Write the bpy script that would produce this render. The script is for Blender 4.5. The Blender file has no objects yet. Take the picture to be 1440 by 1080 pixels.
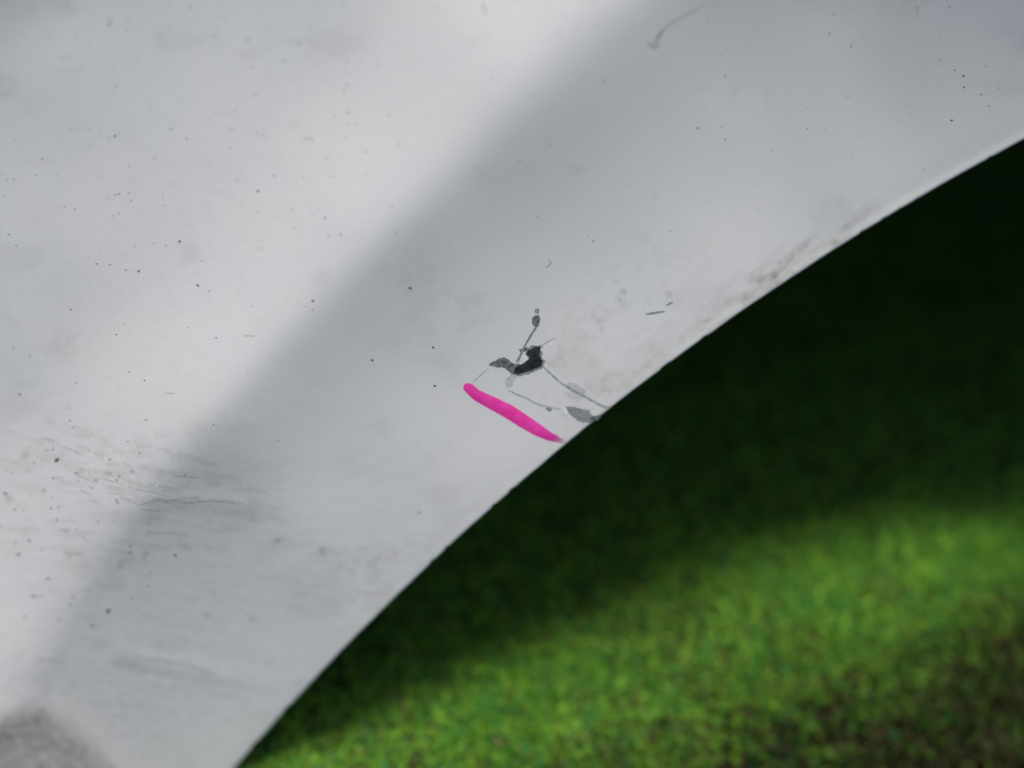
import bpy, math, random
import numpy as np
from mathutils import Vector, Matrix
from mathutils.geometry import tessellate_polygon

scene = bpy.context.scene
random.seed(7)
rng = np.random.default_rng(7)

# ------------------------------------------------------------------ camera
LENS = 28.0
FPX = LENS / 36.0 * 1440.0          # focal length in photograph pixels
PITCH, ROLL = math.radians(45), math.radians(-5)
CAM_H = 0.435                        # lens height above the lawn (m)
DIST = 0.305                        # lens to the painted panel (m)
MPP = DIST / FPX                    # metres per photograph pixel on the panel

F = np.array([0, math.cos(PITCH), -math.sin(PITCH)])
U0 = np.array([0, math.sin(PITCH), math.cos(PITCH)])
R0v = np.array([1.0, 0, 0])
R = math.cos(ROLL) * R0v - math.sin(ROLL) * U0
U = math.sin(ROLL) * R0v + math.cos(ROLL) * U0
C = np.array([0, 0, CAM_H])

cam = bpy.data.cameras.new('camera')
cam_o = bpy.data.objects.new('camera', cam)
scene.collection.objects.link(cam_o)
cam.sensor_width = 36.0
cam.lens = LENS
cam.clip_start = 0.01
cam.clip_end = 500
cam_o.matrix_world = Matrix(((R[0], U[0], -F[0], C[0]), (R[1], U[1], -F[1], C[1]),
                             (R[2], U[2], -F[2], C[2]), (0, 0, 0, 1)))
cam.dof.use_dof = True
cam.dof.focus_distance = 0.298
cam.dof.aperture_fstop = LENS / 14.5
scene.camera = cam_o

# ------------------------------------------------------------------ light
PERP, PAR, NRM = 0.69, 0.72, 1.00              # towards the sun, in panel axes
e_perp = -0.64 * R + 0.77 * U
e_par = 0.77 * R + 0.64 * U
S = NRM * (-F) + PERP * e_perp + PAR * e_par
S /= np.linalg.norm(S)
SUN_STRENGTH = 2.5
SUN_COL = (1.0, 0.955, 0.875)
sun = bpy.data.lights.new('sun', 'SUN')
sun.energy = SUN_STRENGTH
sun.angle = math.radians(11.0)                   # thin haze softens the disc
sun.color = SUN_COL
sun_o = bpy.data.objects.new('sun', sun)
scene.collection.objects.link(sun_o)
sun_o.rotation_euler = Vector(S).to_track_quat('Z', 'Y').to_euler()
sun_o.location = (0, 0, 4)

world = bpy.data.worlds.new('World')
scene.world = world
world.use_nodes = True
wn, wl = world.node_tree.nodes, world.node_tree.links
sky = wn.new('ShaderNodeTexSky')
sky.sky_type = 'NISHITA'
sky.sun_disc = False
sky.sun_elevation = math.asin(S[2])
sky.sun_rotation = math.atan2(S[0], S[1])
sky.dust_density = 2.5
sky.air_density = 1.0
bg = wn['Background']
bg.inputs['Strength'].default_value = 0.125
wl.new(sky.outputs[0], bg.inputs['Color'])

vs = scene.view_settings
vs.view_transform = 'Standard'
vs.look = 'None'
vs.exposure = 0.0
vs.gamma = 1.0
vs.use_curve_mapping = False
scene.cycles.max_bounces = 8
scene.cycles.use_denoising = True

# ------------------------------------------------------------------ helpers
def link(o, parent=None):
    scene.collection.objects.link(o)
    if parent is not None:
        o.parent = parent
    return o

def mesh_obj(name, verts, faces, mat, parent=None, smooth=True):
    me = bpy.data.meshes.new(name)
    me.from_pydata([tuple(map(float, v)) for v in verts], [], [tuple(map(int, f)) for f in faces])
    if smooth:
        me.polygons.foreach_set('use_smooth', [True] * len(me.polygons))
    me.update()
    if mat:
        me.materials.append(mat)
    return link(bpy.data.objects.new(name, me), parent)

def grid_mesh(name, P, mat, parent=None):
    """P: (m, n, 3) array -> quad sheet, fast path."""
    m, n, _ = P.shape
    idx = np.arange(m * n).reshape(m, n)
    q = np.stack([idx[:-1, :-1], idx[:-1, 1:], idx[1:, 1:], idx[1:, :-1]], -1).reshape(-1, 4)
    return quads_mesh(name, P.reshape(-1, 3), q, mat, parent)

def quads_mesh(name, V, q, mat, parent=None, smooth=True):
    me = bpy.data.meshes.new(name)
    me.vertices.add(len(V))
    me.vertices.foreach_set('co', np.asarray(V, dtype=np.float32).ravel())
    k = q.shape[1]
    me.loops.add(q.size)
    me.loops.foreach_set('vertex_index', q.astype(np.int32).ravel())
    me.polygons.add(len(q))
    me.polygons.foreach_set('loop_start', np.arange(0, q.size, k, dtype=np.int32))
    me.polygons.foreach_set('loop_total', np.full(len(q), k, dtype=np.int32))
    if smooth:
        me.polygons.foreach_set('use_smooth', np.ones(len(q), dtype=bool))
    me.update(calc_edges=True)
    me.validate()
    if mat:
        me.materials.append(mat)
    return link(bpy.data.objects.new(name, me), parent)

def hash2(ix, iy, seed):
    n = (ix.astype(np.int64) * 374761393 + iy.astype(np.int64) * 668265263 + seed * 1442695041) & 0x7fffffff
    n = ((n ^ (n >> 13)) * 1274126177) & 0x7fffffff
    return ((n ^ (n >> 16)) & 0xffff) / 65535.0

def vnoise(x, y, seed=0):
    ix, iy = np.floor(x).astype(int), np.floor(y).astype(int)
    fx, fy = x - ix, y - iy
    fx, fy = fx * fx * (3 - 2 * fx), fy * fy * (3 - 2 * fy)
    a, b = hash2(ix, iy, seed), hash2(ix + 1, iy, seed)
    c, d = hash2(ix, iy + 1, seed), hash2(ix + 1, iy + 1, seed)
    return (a * (1 - fx) + b * fx) * (1 - fy) + (c * (1 - fx) + d * fx) * fy

def fbm(x, y, seed=0, oct=4):
    s, amp, tot = 0, 1.0, 0
    for i in range(oct):
        s = s + amp * vnoise(x * 2 ** i + 17 * i, y * 2 ** i - 9 * i, seed + i)
        tot += amp
        amp *= 0.5
    return s / tot

def sstep(a, b, x):
    t = np.clip((x - a) / (b - a), 0, 1)
    return t * t * (3 - 2 * t)

def seg_dist(px, py, pts):
    """distance to a polyline and signed side (positive = right / below)."""
    best = np.full(np.shape(px), 1e9)
    side = np.zeros(np.shape(px))
    for (x0, y0), (x1, y1) in zip(pts[:-1], pts[1:]):
        dx, dy = x1 - x0, y1 - y0
        L2 = dx * dx + dy * dy
        t = np.clip(((px - x0) * dx + (py - y0) * dy) / L2, 0, 1)
        d = np.hypot(px - x0 - t * dx, py - y0 - t * dy)
        s = np.sign(dx * (py - y0) - dy * (px - x0))
        m = d < best
        best = np.where(m, d, best)
        side = np.where(m, s, side)
    return best, side

# ------------------------------------------------------------------ materials
def new_mat(name):
    m = bpy.data.materials.new(name)
    m.use_nodes = True
    nt = m.node_tree
    return m, nt, nt.nodes, nt.links, nt.nodes['Principled BSDF']

def ramp(n, stops):
    r = n.new('ShaderNodeValToRGB')
    el = r.color_ramp.elements
    while len(el) < len(stops):
        el.new(0.5)
    for e, (p, c) in zip(el, stops):
        e.position = p
        e.color = c if len(c) == 4 else (*c, 1)
    return r

def mat_paint():
    m, nt, n, l, b = new_mat('white_car_paint')
    tc = n.new('ShaderNodeTexCoord')
    at = n.new('ShaderNodeAttribute'); at.attribute_name = 'dirt'
    n1 = n.new('ShaderNodeTexNoise'); n1.inputs['Scale'].default_value = 260; n1.inputs['Detail'].default_value = 5
    n2 = n.new('ShaderNodeTexNoise'); n2.inputs['Scale'].default_value = 1500; n2.inputs['Detail'].default_value = 3
    n3 = n.new('ShaderNodeTexNoise'); n3.inputs['Scale'].default_value = 30; n3.inputs['Detail'].default_value = 4
    for k in (n1, n2, n3):
        l.new(tc.outputs['Object'], k.inputs['Vector'])
    base = ramp(n, [(0.3, (0.79, 0.772, 0.738)), (0.7, (0.815, 0.787, 0.74))])
    l.new(n3.outputs['Fac'], base.inputs['Fac'])
    fine = ramp(n, [(0.3, (0.93, 0.93, 0.93)), (0.7, (1, 1, 1))])
    l.new(n2.outputs['Fac'], fine.inputs['Fac'])
    mul = n.new('ShaderNodeMix'); mul.data_type = 'RGBA'; mul.blend_type = 'MULTIPLY'
    mul.inputs['Factor'].default_value = 1
    l.new(base.outputs[0], mul.inputs[6]); l.new(fine.outputs[0], mul.inputs[7])
    # grime breaks up with noise
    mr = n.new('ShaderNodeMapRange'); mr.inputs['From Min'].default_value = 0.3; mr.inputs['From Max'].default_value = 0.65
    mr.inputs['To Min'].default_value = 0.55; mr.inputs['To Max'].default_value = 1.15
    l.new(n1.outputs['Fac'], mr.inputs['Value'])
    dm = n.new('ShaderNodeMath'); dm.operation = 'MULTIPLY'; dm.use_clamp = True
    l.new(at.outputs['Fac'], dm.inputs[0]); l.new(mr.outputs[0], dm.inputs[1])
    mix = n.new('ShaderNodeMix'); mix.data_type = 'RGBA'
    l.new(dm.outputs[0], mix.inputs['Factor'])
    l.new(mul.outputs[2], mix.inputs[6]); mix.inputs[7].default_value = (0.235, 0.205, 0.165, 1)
    l.new(mix.outputs[2], b.inputs['Base Color'])
    rr = n.new('ShaderNodeMapRange'); rr.inputs['To Min'].default_value = 0.62; rr.inputs['To Max'].default_value = 0.85
    l.new(dm.outputs[0], rr.inputs['Value']); l.new(rr.outputs[0], b.inputs['Roughness'])
    b.inputs['Specular IOR Level'].default_value = 0.22
    bp = n.new('ShaderNodeBump'); bp.inputs['Strength'].default_value = 0.06; bp.inputs['Distance'].default_value = 0.0006
    l.new(n2.outputs['Fac'], bp.inputs['Height']); l.new(bp.outputs[0], b.inputs['Normal'])
    return m

def mat_simple(name, c0, c1, rough, scale=600, spec=0.4, bump=0.3, feather=False):
    m, nt, n, l, b = new_mat(name)
    tc = n.new('ShaderNodeTexCoord')
    k = n.new('ShaderNodeTexNoise'); k.inputs['Scale'].default_value = scale; k.inputs['Detail'].default_value = 5
    l.new(tc.outputs['Object'], k.inputs['Vector'])
    r = ramp(n, [(0.35, c0), (0.65, c1)])
    l.new(k.outputs['Fac'], r.inputs['Fac']); l.new(r.outputs[0], b.inputs['Base Color'])
    b.inputs['Roughness'].default_value = rough
    b.inputs['Specular IOR Level'].default_value = spec
    bp = n.new('ShaderNodeBump'); bp.inputs['Strength'].default_value = bump; bp.inputs['Distance'].default_value = 0.0004
    l.new(k.outputs['Fac'], bp.inputs['Height']); l.new(bp.outputs[0], b.inputs['Normal'])
    if feather:                                      # ragged, thinning edge of a worn layer
        at = n.new('ShaderNodeAttribute'); at.attribute_name = 'cover'
        k2 = n.new('ShaderNodeTexNoise'); k2.inputs['Scale'].default_value = 1400; k2.inputs['Detail'].default_value = 4
        l.new(tc.outputs['Object'], k2.inputs['Vector'])
        ad = n.new('ShaderNodeMath'); ad.operation = 'ADD'
        l.new(at.outputs['Fac'], ad.inputs[0]); l.new(k2.outputs['Fac'], ad.inputs[1])
        mr = n.new('ShaderNodeMapRange'); mr.inputs['From Min'].default_value = 0.55; mr.inputs['From Max'].default_value = 1.15
        l.new(ad.outputs[0], mr.inputs['Value']); l.new(mr.outputs[0], b.inputs['Alpha'])
    return m

def mat_pink():
    m, nt, n, l, b = new_mat('pink_marker_paint')
    tc = n.new('ShaderNodeTexCoord')
    at = n.new('ShaderNodeAttribute'); at.attribute_name = 'cover'
    k = n.new('ShaderNodeTexNoise'); k.inputs['Scale'].default_value = 320; k.inputs['Detail'].default_value = 4
    l.new(tc.outputs['Object'], k.inputs['Vector'])
    r = ramp(n, [(0.3, (0.98, 0.075, 0.46)), (0.7, (0.95, 0.035, 0.36))])
    l.new(k.outputs['Fac'], r.inputs['Fac'])
    mixc = n.new('ShaderNodeMix'); mixc.data_type = 'RGBA'
    l.new(at.outputs['Fac'], mixc.inputs['Factor'])
    mixc.inputs[6].default_value = (0.60, 0.02, 0.30, 1)
    l.new(r.outputs[0], mixc.inputs[7])
    l.new(mixc.outputs[2], b.inputs['Base Color'])
    b.inputs['Roughness'].default_value = 0.42
    # paint runs out towards the tail: thin, patchy cover
    ad = n.new('ShaderNodeMath'); ad.operation = 'ADD'
    k2 = n.new('ShaderNodeTexNoise'); k2.inputs['Scale'].default_value = 900; k2.inputs['Detail'].default_value = 3
    l.new(tc.outputs['Object'], k2.inputs['Vector'])
    sc = n.new('ShaderNodeMath'); sc.operation = 'MULTIPLY'; sc.inputs[1].default_value = 0.45
    l.new(k2.outputs['Fac'], sc.inputs[0])
    l.new(at.outputs['Fac'], ad.inputs[0]); l.new(sc.outputs[0], ad.inputs[1])
    al = n.new('ShaderNodeMapRange'); al.inputs['From Min'].default_value = 0.2; al.inputs['From Max'].default_value = 0.75
    l.new(ad.outputs[0], al.inputs['Value'])
    l.new(al.outputs[0], b.inputs['Alpha'])
    return m

def mat_ground():
    m, nt, n, l, b = new_mat('lawn_soil')
    tc = n.new('ShaderNodeTexCoord')
    k = n.new('ShaderNodeTexNoise'); k.inputs['Scale'].default_value = 60; k.inputs['Detail'].default_value = 8
    k2 = n.new('ShaderNodeTexNoise'); k2.inputs['Scale'].default_value = 4; k2.inputs['Detail'].default_value = 6
    l.new(tc.outputs['Object'], k.inputs['Vector']); l.new(tc.outputs['Object'], k2.inputs['Vector'])
    r = ramp(n, [(0.3, (0.009, 0.009, 0.004)), (0.7, (0.030, 0.029, 0.013))])
    l.new(k.outputs['Fac'], r.inputs['Fac'])
    g = ramp(n, [(0.3, (0.02, 0.045, 0.008)), (0.7, (0.05, 0.11, 0.014))])
    l.new(k.outputs['Fac'], g.inputs['Fac'])
    # beyond the near turf the lawn is colour only
    ln = n.new('ShaderNodeVectorMath'); ln.operation = 'LENGTH'
    l.new(tc.outputs['Object'], ln.inputs[0])
    mr = n.new('ShaderNodeMapRange'); mr.inputs['From Min'].default_value = 1.0; mr.inputs['From Max'].default_value = 2.2
    l.new(ln.outputs['Value'], mr.inputs['Value'])
    mix = n.new('ShaderNodeMix'); mix.data_type = 'RGBA'
    l.new(mr.outputs[0], mix.inputs['Factor']); l.new(r.outputs[0], mix.inputs[6]); l.new(g.outputs[0], mix.inputs[7])
    l.new(mix.outputs[2], b.inputs['Base Color'])
    b.inputs['Roughness'].default_value = 0.95
    b.inputs['Specular IOR Level'].default_value = 0.1
    bp = n.new('ShaderNodeBump'); bp.inputs['Strength'].default_value = 0.8; bp.inputs['Distance'].default_value = 0.01
    l.new(k.outputs['Fac'], bp.inputs['Height']); l.new(bp.outputs[0], b.inputs['Normal'])
    return m

def mat_grass():
    m, nt, n, l, b = new_mat('grass_leaf')
    at = n.new('ShaderNodeAttribute'); at.attribute_name = 'tint'
    l.new(at.outputs['Color'], b.inputs['Base Color'])
    b.inputs['Roughness'].default_value = 0.55
    b.inputs['Specular IOR Level'].default_value = 0.12
    tr = n.new('ShaderNodeBsdfTranslucent')
    l.new(at.outputs['Color'], tr.inputs['Color'])
    mx = n.new('ShaderNodeMixShader'); mx.inputs[0].default_value = 0.3
    l.new(b.outputs[0], mx.inputs[1]); l.new(tr.outputs[0], mx.inputs[2])
    l.new(mx.outputs[0], n['Material Output'].inputs['Surface'])
    return m

M_PAINT = mat_paint()
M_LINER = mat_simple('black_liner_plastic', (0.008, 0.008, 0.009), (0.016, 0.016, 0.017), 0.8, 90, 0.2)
M_BLACK = mat_simple('bare_black_plastic', (0.003, 0.003, 0.004), (0.04, 0.042, 0.043), 0.7, 420, feather=True)
M_PRIMER = mat_simple('grey_primer', (0.075, 0.08, 0.08), (0.24, 0.25, 0.25), 0.7, 600, feather=True)
M_SCUFF = mat_simple('grey_scuff', (0.20, 0.205, 0.20), (0.36, 0.365, 0.36), 0.8, 1300, feather=True)
M_FAINT = mat_simple('faint_scuff', (0.42, 0.41, 0.39), (0.58, 0.565, 0.54), 0.7, 1500, feather=True)
M_VFAINT = mat_simple('very_faint_scuff', (0.50, 0.49, 0.465), (0.66, 0.645, 0.615), 0.7, 1500, feather=True)
M_BLUE = mat_simple('blue_grey_scratch', (0.24, 0.245, 0.29), (0.55, 0.55, 0.56), 0.6, 1300, feather=True)
M_FLAKE = mat_simple('lifted_white_flake', (0.76, 0.745, 0.715), (0.84, 0.82, 0.78), 0.5, 900, feather=True)
M_SPECK = mat_simple('road_tar_speck', (0.06, 0.058, 0.055), (0.22, 0.215, 0.205), 0.7, 1200)
M_FSPECK = mat_simple('dried_dirt_speck', (0.34, 0.33, 0.31), (0.52, 0.51, 0.49), 0.9, 1200)
M_PINK = mat_pink()

# ------------------------------------------------------------------ panel form
# The panel is a pressed body panel with a soft ridge running diagonally and a
# rolled lower lip on a large arc.  Its slope is derived from how bright each
# zone stands to the sun, then integrated to a depth map.
CREASE = [(1500, -640), (1000, -120), (850, 25), (700, 172), (600, 272), (500, 372), (395, 480), (300, 585),
          (240, 655), (180, 745), (125, 845), (75, 935), (15, 1010), (-200, 1250), (-500, 1560)]
LEFT = [(0, 0, 171), (100, 60, 188), (0, 150, 174), (300, 150, 187), (450, 40, 184), (600, 100, 195), (740, 60, 206), (860, -60, 213), (560, 250, 199), (400, 400, 192), (200, 550, 193), (60, 420, 173), (0, 520, 164), (160, 300, 185), (150, 660, 185), (60, 760, 175), (50, 900, 180), (0, 980, 180), (300, 500, 196), (-300, 500, 165), (-300, 1000, 175), (-300, 0, 172), (300, -300, 186)]
RIGHT = [(700, 250, 174), (860, 90, 181), (560, 370, 167), (470, 460, 165), (370, 570, 166), (280, 670, 146), (225, 750, 112), (175, 850, 102), (110, 950, 117), (750, 400, 177), (860, 300, 179), (1000, 150, 179), (1120, 90, 171), (1300, 100, 158), (1420, 40, 157), (820, 440, 189), (620, 600, 179), (450, 700, 175), (1000, 330, 184), (1180, 250, 168), (1380, 190, 160), (570, 720, 166), (400, 900, 142), (300, 1000, 110), (250, 900, 128), (420, 1000, 152), (340, 780, 151), (520, 840, 163), (720, 600, 184), (900, 460, 185), (1600, 100, 158), (1600, -200, 150), (300, 1200, 118), (0, 1300, 96)]

def lin(v):
    v = np.asarray(v, float) / 255.0
    return np.where(v <= 0.04045, v / 12.92, ((v + 0.055) / 1.055) ** 2.4)

def idw(px, py, pts, eps=70.0):
    num = np.zeros(np.shape(px)); den = np.zeros(np.shape(px))
    for x, y, g in pts:
        w = 1.0 / (((px - x) ** 2 + (py - y) ** 2 + eps * eps) ** 1.5)
        num += w * g; den += w
    return num / den

# the lip is an arc: least-squares circle through points along it
LIP = np.array([(335, 1080), (400, 1005), (500, 895), (600, 800), (700, 707), (800, 622), (860, 575),
                (950, 510), (1100, 405), (1200, 340), (1320, 265), (1440, 195)], float)
A_ = np.c_[2 * LIP, np.ones(len(LIP))]
sol = np.linalg.lstsq(A_, (LIP ** 2).sum(1), rcond=None)[0]
CX, CY = sol[0], sol[1]
RLIP = math.sqrt(sol[2] + CX * CX + CY * CY)

def lip_dist(px, py):
    return np.hypot(px - CX, py - CY) - RLIP        # > 0 on the panel

CR_SIGN = -float(seg_dist(np.array([900.0]), np.array([500.0]), CREASE)[1][0])

def target_grey(px, py):
    d, sgn = seg_dist(px, py, CREASE)
    sd = d * sgn * CR_SIGN                          # < 0 on the lip side of the ridge
    wid = 34 + 34 * sstep(400, -50, py) + 22 * sstep(600, 850, py)
    k = 1.0 / (1.0 + np.exp(np.clip(sd / (wid * 0.42), -30, 30)))
    g = idw(px, py, LEFT) * (1 - k) + idw(px, py, RIGHT) * k
    return g

ALB = 0.79
SUNK = ALB * SUN_STRENGTH * 0.955 / math.pi
AMBIENT = 0.20
s_n = float(S @ -F)
s_in = np.array([float(S @ R), -float(S @ U)])     # in-plane, pixel axes (y down)
s_p = float(np.hypot(*s_in)); s_in /= s_p
TH = math.atan2(s_p, s_n)
STEP = 4.0
qs = np.arange(-1900, 1900, STEP)
ts = np.arange(-1900, 1900, STEP)
QQ, TT = np.meshgrid(qs, ts, indexing='ij')
t_ax = np.array([-s_in[1], s_in[0]])
PX = 720 + QQ * s_in[0] + TT * t_ax[0]
PY = 540 + QQ * s_in[1] + TT * t_ax[1]
G = target_grey(PX, PY)
_ld = lip_dist(PX, PY)
G = G + (4 + 9 * sstep(850, 1150, PX)) * np.exp(-((_ld - 10) / 5.5) ** 2)     # raised bead along the lip
cosw = np.clip((lin(G) - AMBIENT) / SUNK, 0.12, 0.985)
PHI = TH - np.arccos(cosw)
PHI = np.clip(PHI, math.radians(-36), math.radians(22))
fade = sstep(1500, 950, np.hypot(PX - 720, PY - 540))                   # relax outside the picture
m0 = float(np.tan(PHI)[(np.abs(PX - 720) < 720) & (np.abs(PY - 540) < 540)].mean())
SLOPE = (np.tan(PHI) - m0) * fade
# least-squares surface whose slope towards the sun is SLOPE, kept smooth sideways
kq = np.fft.fftfreq(len(qs), STEP * MPP)[:, None] * 2 * math.pi
kt = np.fft.fftfreq(len(ts), STEP * MPP)[None, :] * 2 * math.pi
LAM = 0.05
den = kq ** 2 + LAM * kt ** 2 + 2.0
W_ = np.real(np.fft.ifft2(np.fft.fft2(SLOPE) * (-1j * kq) / den))
W_ += m0 * QQ * MPP * sstep(1900, 1000, np.hypot(QQ, TT))
W_ += 0.115 * TT * MPP * sstep(2300, 1300, np.abs(TT))      # the panel turns a little away to the right
# local damage in the pressing: a buckled line, a crease and a sunken corner
d1, _ = seg_dist(PX, PY, [(175, 716), (230, 702), (290, 706), (345, 708)])
W_ += -0.0003 * np.exp(-(d1 / 14.0) ** 2) * sstep(120, 240, PX)
d2, _ = seg_dist(PX, PY, [(165, 915), (200, 925), (250, 932), (280, 940), (312, 953)])
W_ += -0.0003 * np.exp(-(d2 / 13.0) ** 2)
d3, _ = seg_dist(PX, PY, [(-150, 1040), (27, 1000), (60, 996), (95, 1015), (140, 1060), (190, 1120)])
W_ += -0.0012 * np.exp(-(d3 / 22.0) ** 2)
W_ -= W_[np.argmin(np.abs(qs)), np.argmin(np.abs(ts))]

def depth(px, py):
    px = np.asarray(px, float); py = np.asarray(py, float)
    q = (px - 720) * s_in[0] + (py - 540) * s_in[1]
    t = (px - 720) * t_ax[0] + (py - 540) * t_ax[1]
    fi = np.clip((q - qs[0]) / STEP, 0, len(qs) - 1.001); fj = np.clip((t - ts[0]) / STEP, 0, len(ts) - 1.001)
    i, j = fi.astype(int), fj.astype(int)
    a, b = fi - i, fj - j
    w = (W_[i, j] * (1 - a) + W_[i + 1, j] * a) * (1 - b) + (W_[i, j + 1] * (1 - a) + W_[i + 1, j + 1] * a) * b
    return DIST + w

def surf(px, py, lift=0.0):
    """world point on the painted surface for a photograph pixel."""
    px = np.asarray(px, float); py = np.asarray(py, float)
    z = depth(px, py) - lift
    return C + (((px - 720) / FPX) * z)[..., None] * R + (((540 - py) / FPX) * z)[..., None] * U + z[..., None] * F

def on_ground(px, py):
    ray = F + ((px - 720) / FPX) * R + ((540 - py) / FPX) * U
    return C + ray * (-C[2] / ray[2])

# ------------------------------------------------------------------ the panel
fender = bpy.data.objects.new('body_panel', None)
link(fender)
fender['label'] = 'scuffed white painted vehicle panel with chipped paint and a curved edge above the grass'
fender['category'] = 'car panel'

a0 = math.atan2(1080 - CY, 335 - CX) % (2 * math.pi)
a1 = math.atan2(195 - CY, 1440 - CX) % (2 * math.pi)
alo, ahi = min(a0, a1), max(a0, a1)
da = (ahi - alo)
arc_px = RLIP * da
ext = 620 / RLIP
def dense(lo, hi, l2, h2, fine, coarse):
    return np.r_[np.linspace(lo, l2, int((l2 - lo) / coarse) + 1)[:-1], np.linspace(l2, h2, int((h2 - l2) / fine) + 1)[:-1], np.linspace(h2, hi, int((hi - h2) / coarse) + 1)]
angs = dense(alo - ext * 0.55, ahi + ext * 1.7, alo - 60 / RLIP, ahi + 60 / RLIP, 3.2 / RLIP, 14 / RLIP)
ROLLR = 0.0016                                       # rolled lip radius
inset = ROLLR / MPP * 0.93
rads = RLIP + np.r_[np.arange(inset, 60, 1.6), np.arange(60, 1080, 3.2), np.arange(1080, 1700, 14)]
AA, RR = np.meshgrid(angs, rads, indexing='ij')
_al = AA * RLIP
RW = RR + (2.4 * (fbm(_al / 34, _al * 0 + 0.5, 90) - 0.5) + 2.2 * sstep(0.70, 0.80, vnoise(_al / 9, _al * 0 + 0.5, 95))) * np.exp(-(RR - RLIP) / 9)   # small nicks in the lip
VX, VY = CX + RW * np.cos(AA), CY + RW * np.sin(AA)
P = surf(VX, VY)
# rolled lip: continue from the first ring around an arc and back inside
e0 = P[:, 0]
o = P[:, 0] - P[:, 1]; o /= np.linalg.norm(o, axis=1)[:, None]
tg = np.gradient(P[:, 0], axis=0); tg /= np.linalg.norm(tg, axis=1)[:, None]
nb = np.cross(o, tg); nb /= np.linalg.norm(nb, axis=1)[:, None]
nb *= np.sign(nb @ F)[:, None]                       # pointing away from the lens
roll = []
for a in np.linspace(0, math.radians(112), 12)[1:]:
    roll.append(e0 + ROLLR * math.sin(a) * o + ROLLR * (1 - math.cos(a)) * nb)
dirv = math.cos(math.radians(112)) * o + math.sin(math.radians(112)) * nb
for L in (0.004, 0.010, 0.018):
    roll.append(roll[10] + dirv * L)
roll = np.stack(roll[::-1], 1)
PA = np.concatenate([roll, P], 1)
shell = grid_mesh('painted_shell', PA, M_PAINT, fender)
nroll = roll.shape[1]

# grime: film along the lip, smears, brushed dirt and some painted shade at the lower left
X, Y = VX, VY
ld = lip_dist(X, Y)
# direction along the lip vs across
al = AA * RLIP
st = fbm(al / 60, ld / 9, 3, 4)
film = 0.26 * np.exp(-ld / 18) * (0.4 + 0.9 * fbm(al / 40, ld / 12, 5))
def smear(cx, cy, rx, ry, rot, amp, sx, sy, seed, thr=0.45):
    c, s = math.cos(math.radians(rot)), math.sin(math.radians(rot))
    u = (X - cx) * c + (Y - cy) * s; v = -(X - cx) * s + (Y - cy) * c
    env = np.exp(-(u / rx) ** 2 - (v / ry) ** 2)
    nz = sstep(thr, thr + 0.25, fbm(u / sx, v / sy, seed))
    return amp * env * nz
dirt = film
dirt = dirt + smear(1110, 372, 130, 22, -33, 0.36, 24, 9, 11, 0.40) + smear(1090, 397, 150, 13, -33, 0.26, 40, 9, 91, 0.3)
dirt = dirt + smear(1000, 452, 130, 20, -33, 0.14, 24, 9, 12, 0.42)
dirt = dirt + smear(900, 510, 90, 30, -35, 0.14, 26, 9, 13, 0.45)
dirt = dirt + smear(880, 420, 120, 50, -30, 0.16, 14, 9, 14, 0.52)
dirt = dirt + smear(800, 530, 80, 40, 35, 0.22, 14, 8, 15, 0.5)
dirt = dirt + smear(190, 660, 190, 50, 12, 0.32, 26, 5, 16, 0.50)
dirt = dirt + smear(130, 720, 200, 110, 8, 0.17, 30, 6, 17, 0.5)
dirt = dirt + smear(300, 760, 240, 100, 4, 0.16, 45, 6, 18, 0.5)
dirt = dirt + smear(180, 940, 260, 60, 10, 0.20, 50, 6, 19, 0.48)
dirt = dirt + 0.42 * sstep(-8, 22, Y - np.interp(X, [-150, 0, 27, 60, 95, 140, 190], [1050, 1018, 1000, 996, 1015, 1055, 1100]) + 26 * (fbm(X / 22, Y / 14, 20) - 0.5)) * sstep(230, 120, X)
dirt = dirt + smear(480, 800, 130, 70, 4, 0.13, 40, 8, 21, 0.5)
dirt = dirt + smear(540, 790, 60, 30, -40, 0.18, 16, 10, 22, 0.5)
BLOTS = [(167, 795, 7), (12, 700, 6), (35, 640, 5), (356, 868, 6), (842, 452, 4), (845, 464, 3), (872, 422, 5), (878, 410, 5), (940, 412, 4), (140, 640, 5), (112, 664, 6), (290, 865, 4), (205, 780, 5), (100, 780, 6), (60, 690, 4), (390, 760, 6), (455, 775, 8), (365, 350, 3), (380, 930, 3), (590, 720, 3)]
for i, (bx_, by_, br_) in enumerate(BLOTS):
    dirt = dirt + smear(bx_, by_, br_ * 1.25, br_ * 0.8, (i * 37) % 60 - 30, 0.42, 5, 4, 70 + i, 0.3)
dirt = dirt + 0.15 * sstep(880, 1060, Y) * sstep(460, 120, X) + 0.10 * sstep(650, 760, Y + 0.2 * X) * sstep(520, 220, X) * sstep(60, 150, X + 0.5 * (Y - 760))  # broad dirt film, doubling as painted shade where the slopes stay too bright
dirt = dirt + 0.10 * sstep(0.60, 0.8, fbm(X / 90, Y / 60, 31)) + 0.05 * sstep(0.5, 0.8, fbm(X / 14, Y / 10, 33)) * sstep(700, 300, X)
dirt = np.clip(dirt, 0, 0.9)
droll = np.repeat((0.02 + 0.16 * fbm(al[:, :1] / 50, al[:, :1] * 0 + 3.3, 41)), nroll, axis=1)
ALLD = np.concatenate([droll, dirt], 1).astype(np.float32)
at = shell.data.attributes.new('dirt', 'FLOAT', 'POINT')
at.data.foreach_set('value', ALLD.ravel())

# black liner behind the shell and an added, unseen slab that keeps sky light off the grass
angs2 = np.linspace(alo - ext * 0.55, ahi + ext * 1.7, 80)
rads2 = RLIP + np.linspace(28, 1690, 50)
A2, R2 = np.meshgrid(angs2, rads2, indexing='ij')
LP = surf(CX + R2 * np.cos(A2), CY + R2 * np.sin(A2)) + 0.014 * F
grid_mesh('inner_liner', LP, M_LINER, fender)

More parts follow.
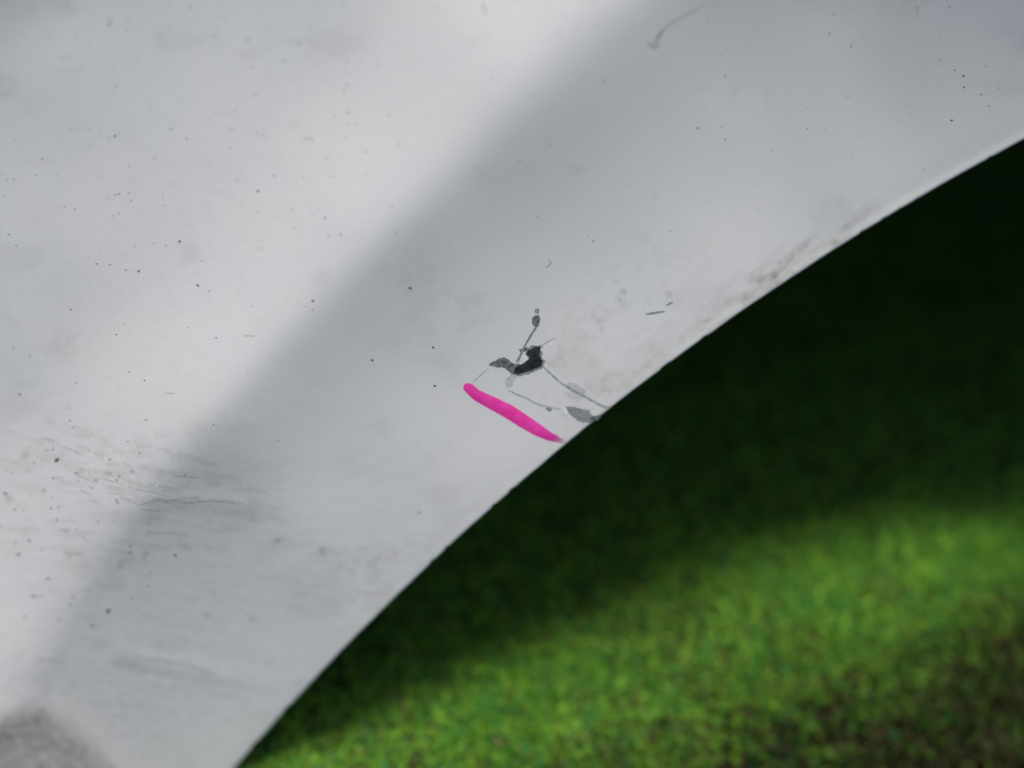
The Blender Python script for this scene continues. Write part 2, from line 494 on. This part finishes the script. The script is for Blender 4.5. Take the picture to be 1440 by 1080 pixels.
ZT = 0.285
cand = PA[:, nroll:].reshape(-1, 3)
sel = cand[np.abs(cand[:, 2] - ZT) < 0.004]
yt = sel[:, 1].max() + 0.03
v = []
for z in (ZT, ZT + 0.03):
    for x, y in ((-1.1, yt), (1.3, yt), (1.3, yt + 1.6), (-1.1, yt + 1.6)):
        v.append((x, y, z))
mesh_obj('sky_block_slab', v, [(0, 3, 2, 1), (4, 5, 6, 7), (0, 1, 5, 4), (1, 2, 6, 5), (2, 3, 7, 6), (3, 0, 4, 7)], M_LINER, fender, False)

# report where the lip's shadow lands, in photograph pixels
for k in (0.02, 0.25, 0.5, 0.75, 0.98):
    p = roll[int(k * (len(angs) - 1)), 6]
    g = p - S * (p[2] / S[2])
    d = g - C
    z = d @ F
    print('lip shadow', k, 'lip z', round(p[2], 3), 'px', round(720 + FPX * (d @ R) / z), round(540 - FPX * (d @ U) / z), 'depth', round(z, 3))
print('depth range in frame', depth(X, Y)[(X > 0) & (X < 1440) & (Y > 0) & (Y < 1080)].min(), depth(X, Y)[(X > 0) & (X < 1440) & (Y > 0) & (Y < 1080)].max(), 'theta', math.degrees(TH), 'elev', math.degrees(math.asin(S[2])))

# ------------------------------------------------------------------ damage
def z4(pts):                                         # coordinates read off a 4x enlargement
    return [(620 + x / 4.0, 400 + y / 4.0) for x, y in pts]

def rough_outline(pts, step=2.0, amp=0.7, seed=0):
    r = random.Random(seed)
    out = []
    n = len(pts)
    for i in range(n):
        x0, y0 = pts[i]; x1, y1 = pts[(i + 1) % n]
        L = math.hypot(x1 - x0, y1 - y0)
        m = max(1, int(L / step))
        for k in range(m):
            t = k / m
            out.append((x0 + (x1 - x0) * t + r.uniform(-amp, amp), y0 + (y1 - y0) * t + r.uniform(-amp, amp)))
    return out

def patch(name, pts, mat, lift=0.00012, amp=0.6, seed=0, label=None, skirt=0.0002):
    """a thin irregular layer lying on the paint, with an edge of its own."""
    lift = lift * 0.3
    out = rough_outline(pts, 2.0, amp, seed)
    a = np.array(out)
    n = len(out)
    c = np.array(rough_outline(pts, 2.0, 0.0, seed))
    tx = np.roll(c, -2, 0) - np.roll(c, 2, 0)
    nrm = np.c_[tx[:, 1], -tx[:, 0]] / np.maximum(np.hypot(*tx.T), 1e-6)[:, None]
    ar = 0.5 * np.sum(c[:, 0] * np.roll(c[:, 1], -1) - np.roll(c[:, 0], -1) * c[:, 1])
    if ar < 0:
        nrm = -nrm
    inn, outr = c - nrm * 1.3, a + nrm * 1.2
    tris = tessellate_polygon([[Vector((x, y, 0)) for x, y in inn]])
    faces = []
    for i, j, k in tris:
        area = (inn[j][0] - inn[i][0]) * (inn[k][1] - inn[i][1]) - (inn[j][1] - inn[i][1]) * (inn[k][0] - inn[i][0])
        faces.append((i, k, j) if area > 0 else (i, j, k))
    for i in range(n):
        f = (i, (i + 1) % n, n + (i + 1) % n, n + i)
        faces.append(f if ar < 0 else f[::-1])
    top = surf(inn[:, 0], inn[:, 1], lift)
    low = surf(outr[:, 0], outr[:, 1], lift)
    VV = np.concatenate([top, low])
    faces = [f if np.cross(VV[f[1]] - VV[f[0]], VV[f[2]] - VV[f[0]]) @ F < 0 else f[::-1] for f in faces]
    ob = mesh_obj(name, VV, faces, mat, fender, False)
    at = ob.data.attributes.new('cover', 'FLOAT', 'POINT')
    at.data.foreach_set('value', np.r_[np.ones(n), np.zeros(n)].astype(np.float32))
    if label:
        ob['label'] = label
    return ob

def ribbon_geo(pts, widths, lift, dome=0.0, seed=0, amp=0.0, sub=3.0, across=4):
    r = random.Random(seed)
    pts = np.array(pts, float); widths = np.array(widths, float)
    seg = np.r_[0, np.cumsum(np.hypot(*np.diff(pts, axis=0).T))]
    m = max(4, int(seg[-1] / sub))
    tt = np.linspace(0, seg[-1], m)
    # smooth the polyline a little
    x = np.interp(tt, seg, pts[:, 0]); y = np.interp(tt, seg, pts[:, 1]); w = np.interp(tt, seg, widths)
    ker = np.array([1, 2, 3, 2, 1]) / 9.0
    if m > 8:
        for arr in (x, y):
            pad = np.r_[[2 * arr[0] - arr[2], 2 * arr[0] - arr[1]], arr, [2 * arr[-1] - arr[-2], 2 * arr[-1] - arr[-3]]]
            arr[:] = np.convolve(pad, ker, 'valid')
    tx, ty = np.gradient(x), np.gradient(y)
    L = np.hypot(tx, ty); tx, ty = tx / L, ty / L
    rows = []
    for k in range(across + 1):
        s = k / across * 2 - 1
        jx = np.array([r.uniform(-amp, amp) for _ in range(m)])
        rows.append(surf(x - ty * (w / 2 * s + jx), y + tx * (w / 2 * s + jx), lift + dome * (1 - s * s) * np.minimum(1, w / widths.max())))
    return np.stack(rows, 1), tt / seg[-1]

def ribbon(name, pts, widths, mat, lift=0.0001, amp=0.4, seed=0, label=None, dome=0.00002, sub=2.5):
    widths = [w * 1.35 for w in widths]
    Pm, _ = ribbon_geo(pts, widths, lift * 0.3, dome * 0.3, seed, amp, sub)
    ob = grid_mesh(name, Pm[:, ::-1], mat, fender)
    na = Pm.shape[1]
    prof = 1.25 * (1 - np.abs(np.linspace(-1, 1, na)) ** 2)
    endf = np.minimum(1, np.minimum(_ * 8, (1 - _) * 8)) * 0.8 + 0.2
    wob = 0.30 + 0.95 * vnoise(_ * 14 + seed, _ * 0 + 0.5, seed)
    at = ob.data.attributes.new('cover', 'FLOAT', 'POINT')
    at.data.foreach_set('value', (prof[None, :] * (endf * wob)[:, None]).astype(np.float32).ravel())
    if label:
        ob['label'] = label
    return ob

patch('chip_rim', z4([(400, 512), (408, 470), (430, 446), (462, 430), (484, 414), (474, 398), (476, 372), (500, 354), (530, 340), (564, 344),
                        (566, 380), (565, 402), (582, 430), (570, 468), (545, 478), (530, 484), (500, 497), (470, 505), (436, 514)]), M_SCUFF, 0.00008, 2.2, 51)
patch('paint_chip', z4([(410, 503), (420, 470), (440, 455), (470, 440), (492, 420), (500, 405), (482, 398), (485, 378), (505, 365), (530, 350), (556, 352),
                        (557, 380), (555, 402), (571, 430), (562, 460), (545, 466), (530, 472), (500, 485), (470, 493), (440, 502)]), M_BLACK, 0.00022, 0.8, 1,
      'black bare-plastic chip')
patch('paint_chip', z4([(272, 455), (285, 438), (305, 430), (325, 415), (350, 410), (375, 420), (395, 440), (415, 448), (445, 452), (428, 478), (410, 500), (385, 490),
                        (360, 470), (340, 462), (320, 466), (300, 460)]), M_PRIMER, 0.00016, 0.7, 2, 'grey primer chip')
patch('paint_chip', z4([(513, 190), (530, 178), (546, 172), (556, 195), (547, 235), (535, 242), (518, 226)]), M_PRIMER, 0.00016, 0.6, 3, 'small grey chip')
patch('paint_chip', z4([(529, 140), (550, 138), (549, 162), (531, 160)]), M_SCUFF, 0.00014, 0.4, 4)
patch('paint_chip', z4([(441, 366), (462, 362), (478, 352), (486, 362), (470, 378), (448, 381)]), M_PRIMER, 0.00018, 0.4, 5)
patch('paint_chip', z4([(702, 690), (740, 688), (780, 700), (830, 710), (850, 738), (878, 748), (868, 766), (840, 776), (800, 776), (760, 756), (722, 722)]), M_SCUFF, 0.00016, 0.9, 6,
      'grey chip at the edge')
patch('paint_chip', z4([(840, 752), (870, 742), (905, 735), (880, 762), (850, 772)]), M_PRIMER, 0.00018, 0.6, 7)
patch('paint_chip', z4([(590, 700), (608, 694), (626, 704), (610, 714)]), M_SCUFF, 0.00014, 0.3, 8)
patch('scuff_patch', z4([(405, 503), (425, 512), (415, 535), (402, 548), (400, 572), (376, 576), (362, 550), (372, 528), (388, 520)]), M_VFAINT, 0.00012, 0.7, 9)
patch('scuff_patch', z4([(700, 568), (730, 552), (765, 566), (812, 600), (800, 612), (755, 600), (715, 585)]), M_VFAINT, 0.00012, 0.8, 10)
patch('paint_flake', z4([(684, 706), (704, 694), (716, 716), (704, 738), (688, 730)]), M_FLAKE, 0.0003, 0.5, 11)
patch('paint_flake', z4([(300, 428), (324, 408), (352, 402), (356, 408), (328, 414), (306, 431)]), M_FLAKE, 0.00032, 0.4, 12)
patch('paint_flake', z4([(440, 440), (452, 405), (470, 385), (482, 400), (492, 418), (470, 436), (446, 452)]), M_FLAKE, 0.00030, 0.4, 13)

ribbon('scratch', z4([(424, 442), (448, 398), (470, 350), (492, 310), (516, 268), (546, 226)]), [3.5, 3, 2.6, 2.4, 2.6, 3], M_SCUFF, 0.00034, 0.35, 21, 'grey scratch running up from the chip')
ribbon('scratch', z4([(566, 452), (610, 496), (680, 558), (750, 600), (830, 642), (890, 676), (922, 692), (960, 690)]), [2.2, 2.8, 2.4, 3.2, 3.0, 3.0, 4.2, 2.6], M_BLUE, 0.00012, 0.5, 22,
       'blue-grey scratch running down to the edge')
ribbon('scratch', z4([(376, 590), (412, 612), (480, 640), (540, 672), (600, 690), (690, 704)]), [1.8, 2.6, 2.0, 2.2, 2.6, 1.2], M_FAINT, 0.00012, 0.5, 23)
ribbon('scratch', z4([(560, 352), (585, 330), (612, 316), (642, 300)]), [1.6, 1.5, 1.3, 0.8], M_FAINT, 0.00012, 0.2, 24)
ribbon('scratch', z4([(270, 470), (236, 500), (206, 524), (180, 550)]), [1.0, 1.5, 1.8, 1.2], M_FAINT, 0.00012, 0.2, 25)
ribbon('scratch', z4([(1148, 168), (1180, 164), (1222, 157), (1262, 152)]), [1.5, 3, 2.8, 1.2], M_SCUFF, 0.00012, 0.2, 26)
ribbon('scratch', z4([(1266, 120), (1284, 108), (1306, 100)]), [1.5, 3, 1.4], M_SCUFF, 0.00012, 0.2, 27)
ribbon('scratch', [(922, 57), (928, 48), (937, 38), (950, 29), (968, 20), (988, 8)], [3.6, 3.0, 2.2, 2.4, 2.0, 1.0], M_VFAINT, 0.00012, 0.4, 28, 'hooked grey scratch near the top')
ribbon('scratch', [(924, 55), (929, 46), (933, 43)], [2.0, 2.8, 1.2], M_SCUFF, 0.0002, 0.2, 29)
patch('scuff_patch', [(911, 61), (919, 60), (927, 57), (926, 65), (919, 68)], M_VFAINT, 0.00012, 0.6, 30)
ribbon('scratch', [(766, 376), (772, 374), (775, 369), (771, 365)], [1.2, 1.8, 1.8, 1.0], M_FAINT, 0.00012, 0.1, 31)
ribbon('scratch', [(679, 3), (680, 10), (683, 20)], [1.4, 1.6, 1.0], M_SCUFF, 0.00012, 0.1, 32)
ribbon('scratch', [(192, 712), (222, 702), (262, 707), (300, 704), (325, 706), (344, 709)], [2, 3.0, 2.5, 3.0, 2.8, 1.2], M_VFAINT, 0.00012, 0.5, 33, 'dark buckle line')
ribbon('scratch', [(168, 916), (200, 925), (250, 932), (280, 940), (312, 954)], [1.0, 1.6, 1.8, 2.6, 1.2], M_VFAINT, 0.00012, 0.4, 34)
# short brushed scuffs at the lower left
for i, (x, y, L, a) in enumerate([(57, 616, 14, 5), (66, 618, 10, 10), (88, 628, 26, 22), (62, 634, 14, -2), (172, 648, 22, 38), (98, 662, 40, 25), (140, 672, 34, 14), (180, 684, 60, 14),
                                  (150, 694, 26, 4), (112, 690, 22, 22), (168, 698, 30, 24), (208, 682, 50, 8), (195, 716, 40, 6), (205, 748, 60, 4), (84, 745, 14, 2), (112, 752, 18, 40),
                                  (98, 779, 24, -2), (230, 704, 50, -6), (70, 672, 20, 0), (240, 668, 40, 6), (40, 838, 22, 2), (345, 472, 14, 2), (232, 552, 14, 5), (430, 195, 12, 4)]):
    c, s = math.cos(math.radians(a)), math.sin(math.radians(a))
    w = random.uniform(1.2, 2.4)
    ribbon('scuff_line', [(x, y), (x + L * .35 * c, y + L * .35 * s + random.uniform(-1.5, 1.5)), (x + L * .7 * c, y + L * .7 * s + random.uniform(-1.5, 1.5)), (x + L * c, y + L * s)],
           [0.6, w, w * .9, 0.6], M_VFAINT, 0.0001, 0.4, 60 + i)

# bright pink paint stroke
Pm, tt = ribbon_geo(z4([(128, 570), (136, 573), (146, 577), (158, 583), (200, 622), (250, 648), (300, 672), (380, 714), (460, 766), (540, 815), (600, 850), (652, 870), (708, 892)]),
                    [4, 9.5, 13, 14.5, 15.5, 17.0, 18.5, 20, 19.5, 17.5, 13.5, 9.0, 5], 0.00004, 0.00022, 5, 0.2, 1.6, 12)
stroke = grid_mesh('paint_stroke', Pm[:, ::-1], M_PINK, fender)
stroke['label'] = 'bright pink marker stroke ending at the edge'
cov = np.repeat((1 - sstep(0.72, 1.02, tt))[:, None], Pm.shape[1], 1).astype(np.float32)
at = stroke.data.attributes.new('cover', 'FLOAT', 'POINT')
at.data.foreach_set('value', cov.ravel())

# ------------------------------------------------------------------ specks
SP = []
def add_sp(lst, ox, oy, r):
    for x, y in lst:
        SP.append((ox + x / 2.0, oy + y / 2.0, r * random.uniform(0.7, 1.05)))
add_sp([(190, 10), (310, 55), (362, 60), (355, 83), (470, 68), (507, 68), (215, 103), (183, 158), (175, 165), (315, 187), (225, 197), (325, 242), (321, 257), (75, 247),
        (424, 306), (536, 22), (633, 55), (614, 78), (601, 105), (677, 150), (710, 188), (720, 268), (661, 310), (585, 334), (650, 363), (482, 362), (525, 390),
        (722, 373), (647, 418), (665, 504), (853, 499), (937, 497), (1033, 490), (834, 351), (900, 235), (977, 174), (1014, 176), (1063, 180), (976, 240), (967, 256),
        (979, 349), (1000, 349), (971, 390), (1099, 267), (1094, 324), (1122, 405), (1027, 428), (872, 75), (873, 107), (797, 172), (818, 219), (967, 10), (1229, 20),
        (1294, 84), (1384, 194), (1382, 220), (200, 364), (220, 363), (255, 364), (279, 382), (346, 394), (307, 390), (378, 405), (118, 446), (101, 492), (164, 494),
        (40, 505), (20, 508), (10, 550), (300, 557), (325, 548), (335, 545), (362, 542), (369, 565), (318, 607), (458, 556), (459, 578), (727, 597), (822, 590), (826, 643),
        (724, 698), (958, 660), (925, 665), (466, 690), (432, 685), (568, 734), (354, 760), (310, 744), (271, 742), (880, 872), (860, 862), (1268, 690), (1113, 653),
        (1104, 582), (363, 1047), (406, 1070), (37, 977), (84, 1002), (327, 941), (200, 870), (608, 950), (45, 690), (25, 660), (858, 390), (690, 945)], 0, 0, 1.25)
add_sp([(308, 69), (698, 112), (772, 495), (919, 444), (981, 316), (840, 122), (323, 383), (725, 537), (914, 613), (390, 763), (556, 803), (1047, 1013)], 0, 0, 1.9)
add_sp([(505, 679), (880, 845), (1154, 810), (1218, 977)], 0, 0, 2.5)
add_sp([(410, 102), (165, 663), (70, 655), (143, 350), (365, 475), (415, 570), (370, 600), (250, 575), (727, 872), (1180, 362), (205, 600)], 0, 540, 1.5)
add_sp([(135, 548), (95, 598), (197, 622), (258, 680), (82, 440), (52, 479), (15, 308), (493, 482), (1222, 5)], 0, 540, 2.3)
add_sp([(160, 214), (304, 638)], 0, 540, 3.4)
add_sp([(80, 47), (237, 75), (135, 90), (260, 228), (62, 268), (135, 375), (105, 408), (20, 455), (600, 392), (831, 362), (732, 423), (586, 155), (550, 57), (600, 215),
        (905, 40), (893, 95), (955, 130), (1205, 167), (1272, 245), (1320, 265), (1341, 298), (1140, 20), (1140, 45), (1230, 20), (1245, 197), (1160, 475), (73, 610),
        (445, 650), (229, 677), (945, 270)], 720, 0, 1.2)
add_sp([(522, 360), (1270, 213), (1237, 338)], 720, 0, 1.7)
FS = []
r2 = random.Random(3)
for _ in range(70):                                 # faint grains spread over the upper and left panel
    x, y = r2.uniform(0, 700), r2.uniform(0, 1000)
    if y > 1500 - 2.2 * x: continue
    FS.append((x, y, r2.uniform(0.7, 1.5)))
for _ in range(70):
    x, y = r2.uniform(700, 1440), r2.uniform(0, 420)
    if lip_dist(x, y) < 60: continue
    FS.append((x, y, r2.uniform(0.6, 1.2)))
for _ in range(60):
    FS.append((r2.gauss(130, 90), r2.gauss(690, 60), r2.uniform(0.8, 2.6)))

def speck_mesh(name, lst, mat, flat, hgt):
    V, Fc = [], []
    for x, y, r in lst:
        n = 7
        ex = r2.uniform(1.0, 1.5) if r < 3 else r2.uniform(.9, 1.3)
        rot = r2.gauss(0, 0.35)
        ring = []
        for i in range(n):
            a = 2 * math.pi * i / n
            rr = r * r2.uniform(0.7, 1.2)
            u, w = rr * ex * math.cos(a), rr / ex * math.sin(a)
            ring.append((x + u * math.cos(rot) - w * math.sin(rot), y + u * math.sin(rot) + w * math.cos(rot)))
        ring = np.array(ring)
        b0 = len(V)
        V.extend(surf(ring[:, 0], ring[:, 1], 0.00003))
        V.append(surf(x, y, 0.00003 + hgt * r * MPP))
        for i in range(n):
            Fc.append((b0 + (i + 1) % n, b0 + i, b0 + n))
    ob = mesh_obj(name, V, Fc, mat, fender)
    ob['kind'] = 'stuff'
    return ob
o1 = speck_mesh('tar_specks', SP, M_SPECK, 0.5, 0.35)
o1['label'] = 'tiny dark specks'
o2 = speck_mesh('dirt_specks', FS, M_FSPECK, 0.5, 0.12)
o2['label'] = 'faint grey dirt grains'

# ------------------------------------------------------------------ ground and grass
gx = np.linspace(-40, 40, 3)
gm = mesh_obj('ground', [(-60, -60, 0), (60, -60, 0), (60, 60, 0), (-60, 60, 0)], [(0, 1, 2, 3)], mat_ground(), None, False)
gm['kind'] = 'structure'
gm['label'] = 'dark brown soil showing between the grass'

M_GRASS = mat_grass()
N = 330000
bx = rng.uniform(-0.45, 0.75, N * 2); by = rng.uniform(-0.3, 0.9, N * 2)
# ground -> photograph pixel, to know how lush each spot is
d = np.c_[bx, by, np.zeros_like(bx)] - C
z = d @ F
gpx = 720 + FPX * (d @ R) / z; gpy = 540 - FPX * (d @ U) / z
under = (lip_dist(gpx, gpy) > -6) & (gpy > 860) & (z > 0.05)      # the panel sits on the turf here
near = sstep(0.85, 0.35, np.hypot(bx - 0.15, by - 0.25))
# a strip of taller, greener grass and thin spots beyond it, both fixed on the ground
b_a, b_b = on_ground(600, 1060)[:2], on_ground(1440, 735)[:2]
bd = (b_b - b_a) / np.linalg.norm(b_b - b_a)
off = (bx - b_a[0]) * -bd[1] + (by - b_a[1]) * bd[0]      # + is away from the lens
band = np.exp(-((off + 0.005 + 0.03 * (fbm(bx * 9, by * 9, 50) - .5)) / 0.035) ** 2)
bare = np.zeros_like(bx)
for (px, py, rad, amp) in [(1400, 1040, 0.045, 1.0), (1300, 1075, 0.035, .8), (1430, 920, 0.03, .75), (960, 935, 0.035, .7), (1100, 930, 0.03, .55), (540, 1065, 0.02, .7), (1180, 1010, .03, .6),
                           (880, 1050, .03, .6), (1240, 860, .02, .5), (1390, 700, .015, .5), (1010, 1070, .03, .6)]:
    g = on_ground(px, py)
    bare = np.maximum(bare, amp * np.exp(-((bx - g[0]) ** 2 + (by - g[1]) ** 2) / rad ** 2))
nz = fbm(bx * 14, by * 14, 60)
beyond = sstep(-0.02, -0.10, off)
dens = 0.75 + 0.35 * band - 0.22 * bare - 0.55 * beyond * sstep(0.40, 0.58, nz) - 0.25 * sstep(0.55, 0.7, nz)
keep = (rng.uniform(0, 1, len(bx)) < np.clip(dens, 0.3, 1) * (0.25 + 0.75 * near)) & ~under
bx, by, band, bare, nz, beyond, off = (a[keep][:N] for a in (bx, by, band, bare, nz, beyond, off))
along = bx * bd[0] + by * bd[1]
streak = fbm(along * 9, off * 55, 77)              # mown and trodden lines running with the strip
n = len(bx)
print('grass pieces', n)
yaw = rng.uniform(0, 2 * math.pi, n)
isleaf = rng.uniform(0, 1, n) < 0.30
hgt = np.where(isleaf, rng.uniform(0.003, 0.012, n), rng.uniform(0.006, 0.017, n)) * (0.75 + 0.35 * band)
lean = rng.uniform(0.3, 1.3, n)
wd = np.where(isleaf, rng.uniform(0.0009, 0.0021, n), rng.uniform(0.0005, 0.0011, n))
dx, dy = np.cos(yaw), np.sin(yaw)
sx, sy = -dy, dx
# blade: base pair, mid pair, tip ; leaf: small tilted hexagonal leaflet at the end of a stalk (stalk hidden in the turf)
def pt(along, side, up):
    return np.stack([bx + dx * along + sx * side, by + dy * along + sy * side, up], -1)
reach = hgt * lean
bl = ~isleaf
til = rng.uniform(-0.5, 0.5, n); L2 = wd * rng.uniform(1.0, 1.4, n)
P0 = np.where(bl[:, None], pt(0 * hgt, -wd, 0 * hgt), pt(-L2, -wd * .35, hgt - til * L2))
P1 = np.where(bl[:, None], pt(0 * hgt, wd, 0 * hgt), pt(-L2, wd * .35, hgt - til * L2))
P2 = np.where(bl[:, None], pt(reach * .35, wd * .8, hgt * .65), pt(0 * hgt, wd, hgt + wd * .25))
P3 = np.where(bl[:, None], pt(reach * .35, -wd * .8, hgt * .65), pt(0 * hgt, -wd, hgt + wd * .25))
P4 = np.where(bl[:, None], pt(reach, wd * .15, hgt * .95), pt(L2, wd * .5, hgt + til * L2))
P5 = np.where(bl[:, None], pt(reach, -wd * .15, hgt * .95), pt(L2, -wd * .5, hgt + til * L2))
V = np.stack([P0, P1, P2, P3, P4, P5], 1).reshape(-1, 3)
b0 = np.arange(n)[:, None] * 6
q = np.concatenate([b0 + np.array([[0, 1, 2, 3]]), b0 + np.array([[3, 2, 4, 5]])], 0)
grass = quads_mesh('grass', V, q, M_GRASS, None)
grass['kind'] = 'stuff'
grass['label'] = 'short green grass below the white panel, sunlit in front and shaded underneath'
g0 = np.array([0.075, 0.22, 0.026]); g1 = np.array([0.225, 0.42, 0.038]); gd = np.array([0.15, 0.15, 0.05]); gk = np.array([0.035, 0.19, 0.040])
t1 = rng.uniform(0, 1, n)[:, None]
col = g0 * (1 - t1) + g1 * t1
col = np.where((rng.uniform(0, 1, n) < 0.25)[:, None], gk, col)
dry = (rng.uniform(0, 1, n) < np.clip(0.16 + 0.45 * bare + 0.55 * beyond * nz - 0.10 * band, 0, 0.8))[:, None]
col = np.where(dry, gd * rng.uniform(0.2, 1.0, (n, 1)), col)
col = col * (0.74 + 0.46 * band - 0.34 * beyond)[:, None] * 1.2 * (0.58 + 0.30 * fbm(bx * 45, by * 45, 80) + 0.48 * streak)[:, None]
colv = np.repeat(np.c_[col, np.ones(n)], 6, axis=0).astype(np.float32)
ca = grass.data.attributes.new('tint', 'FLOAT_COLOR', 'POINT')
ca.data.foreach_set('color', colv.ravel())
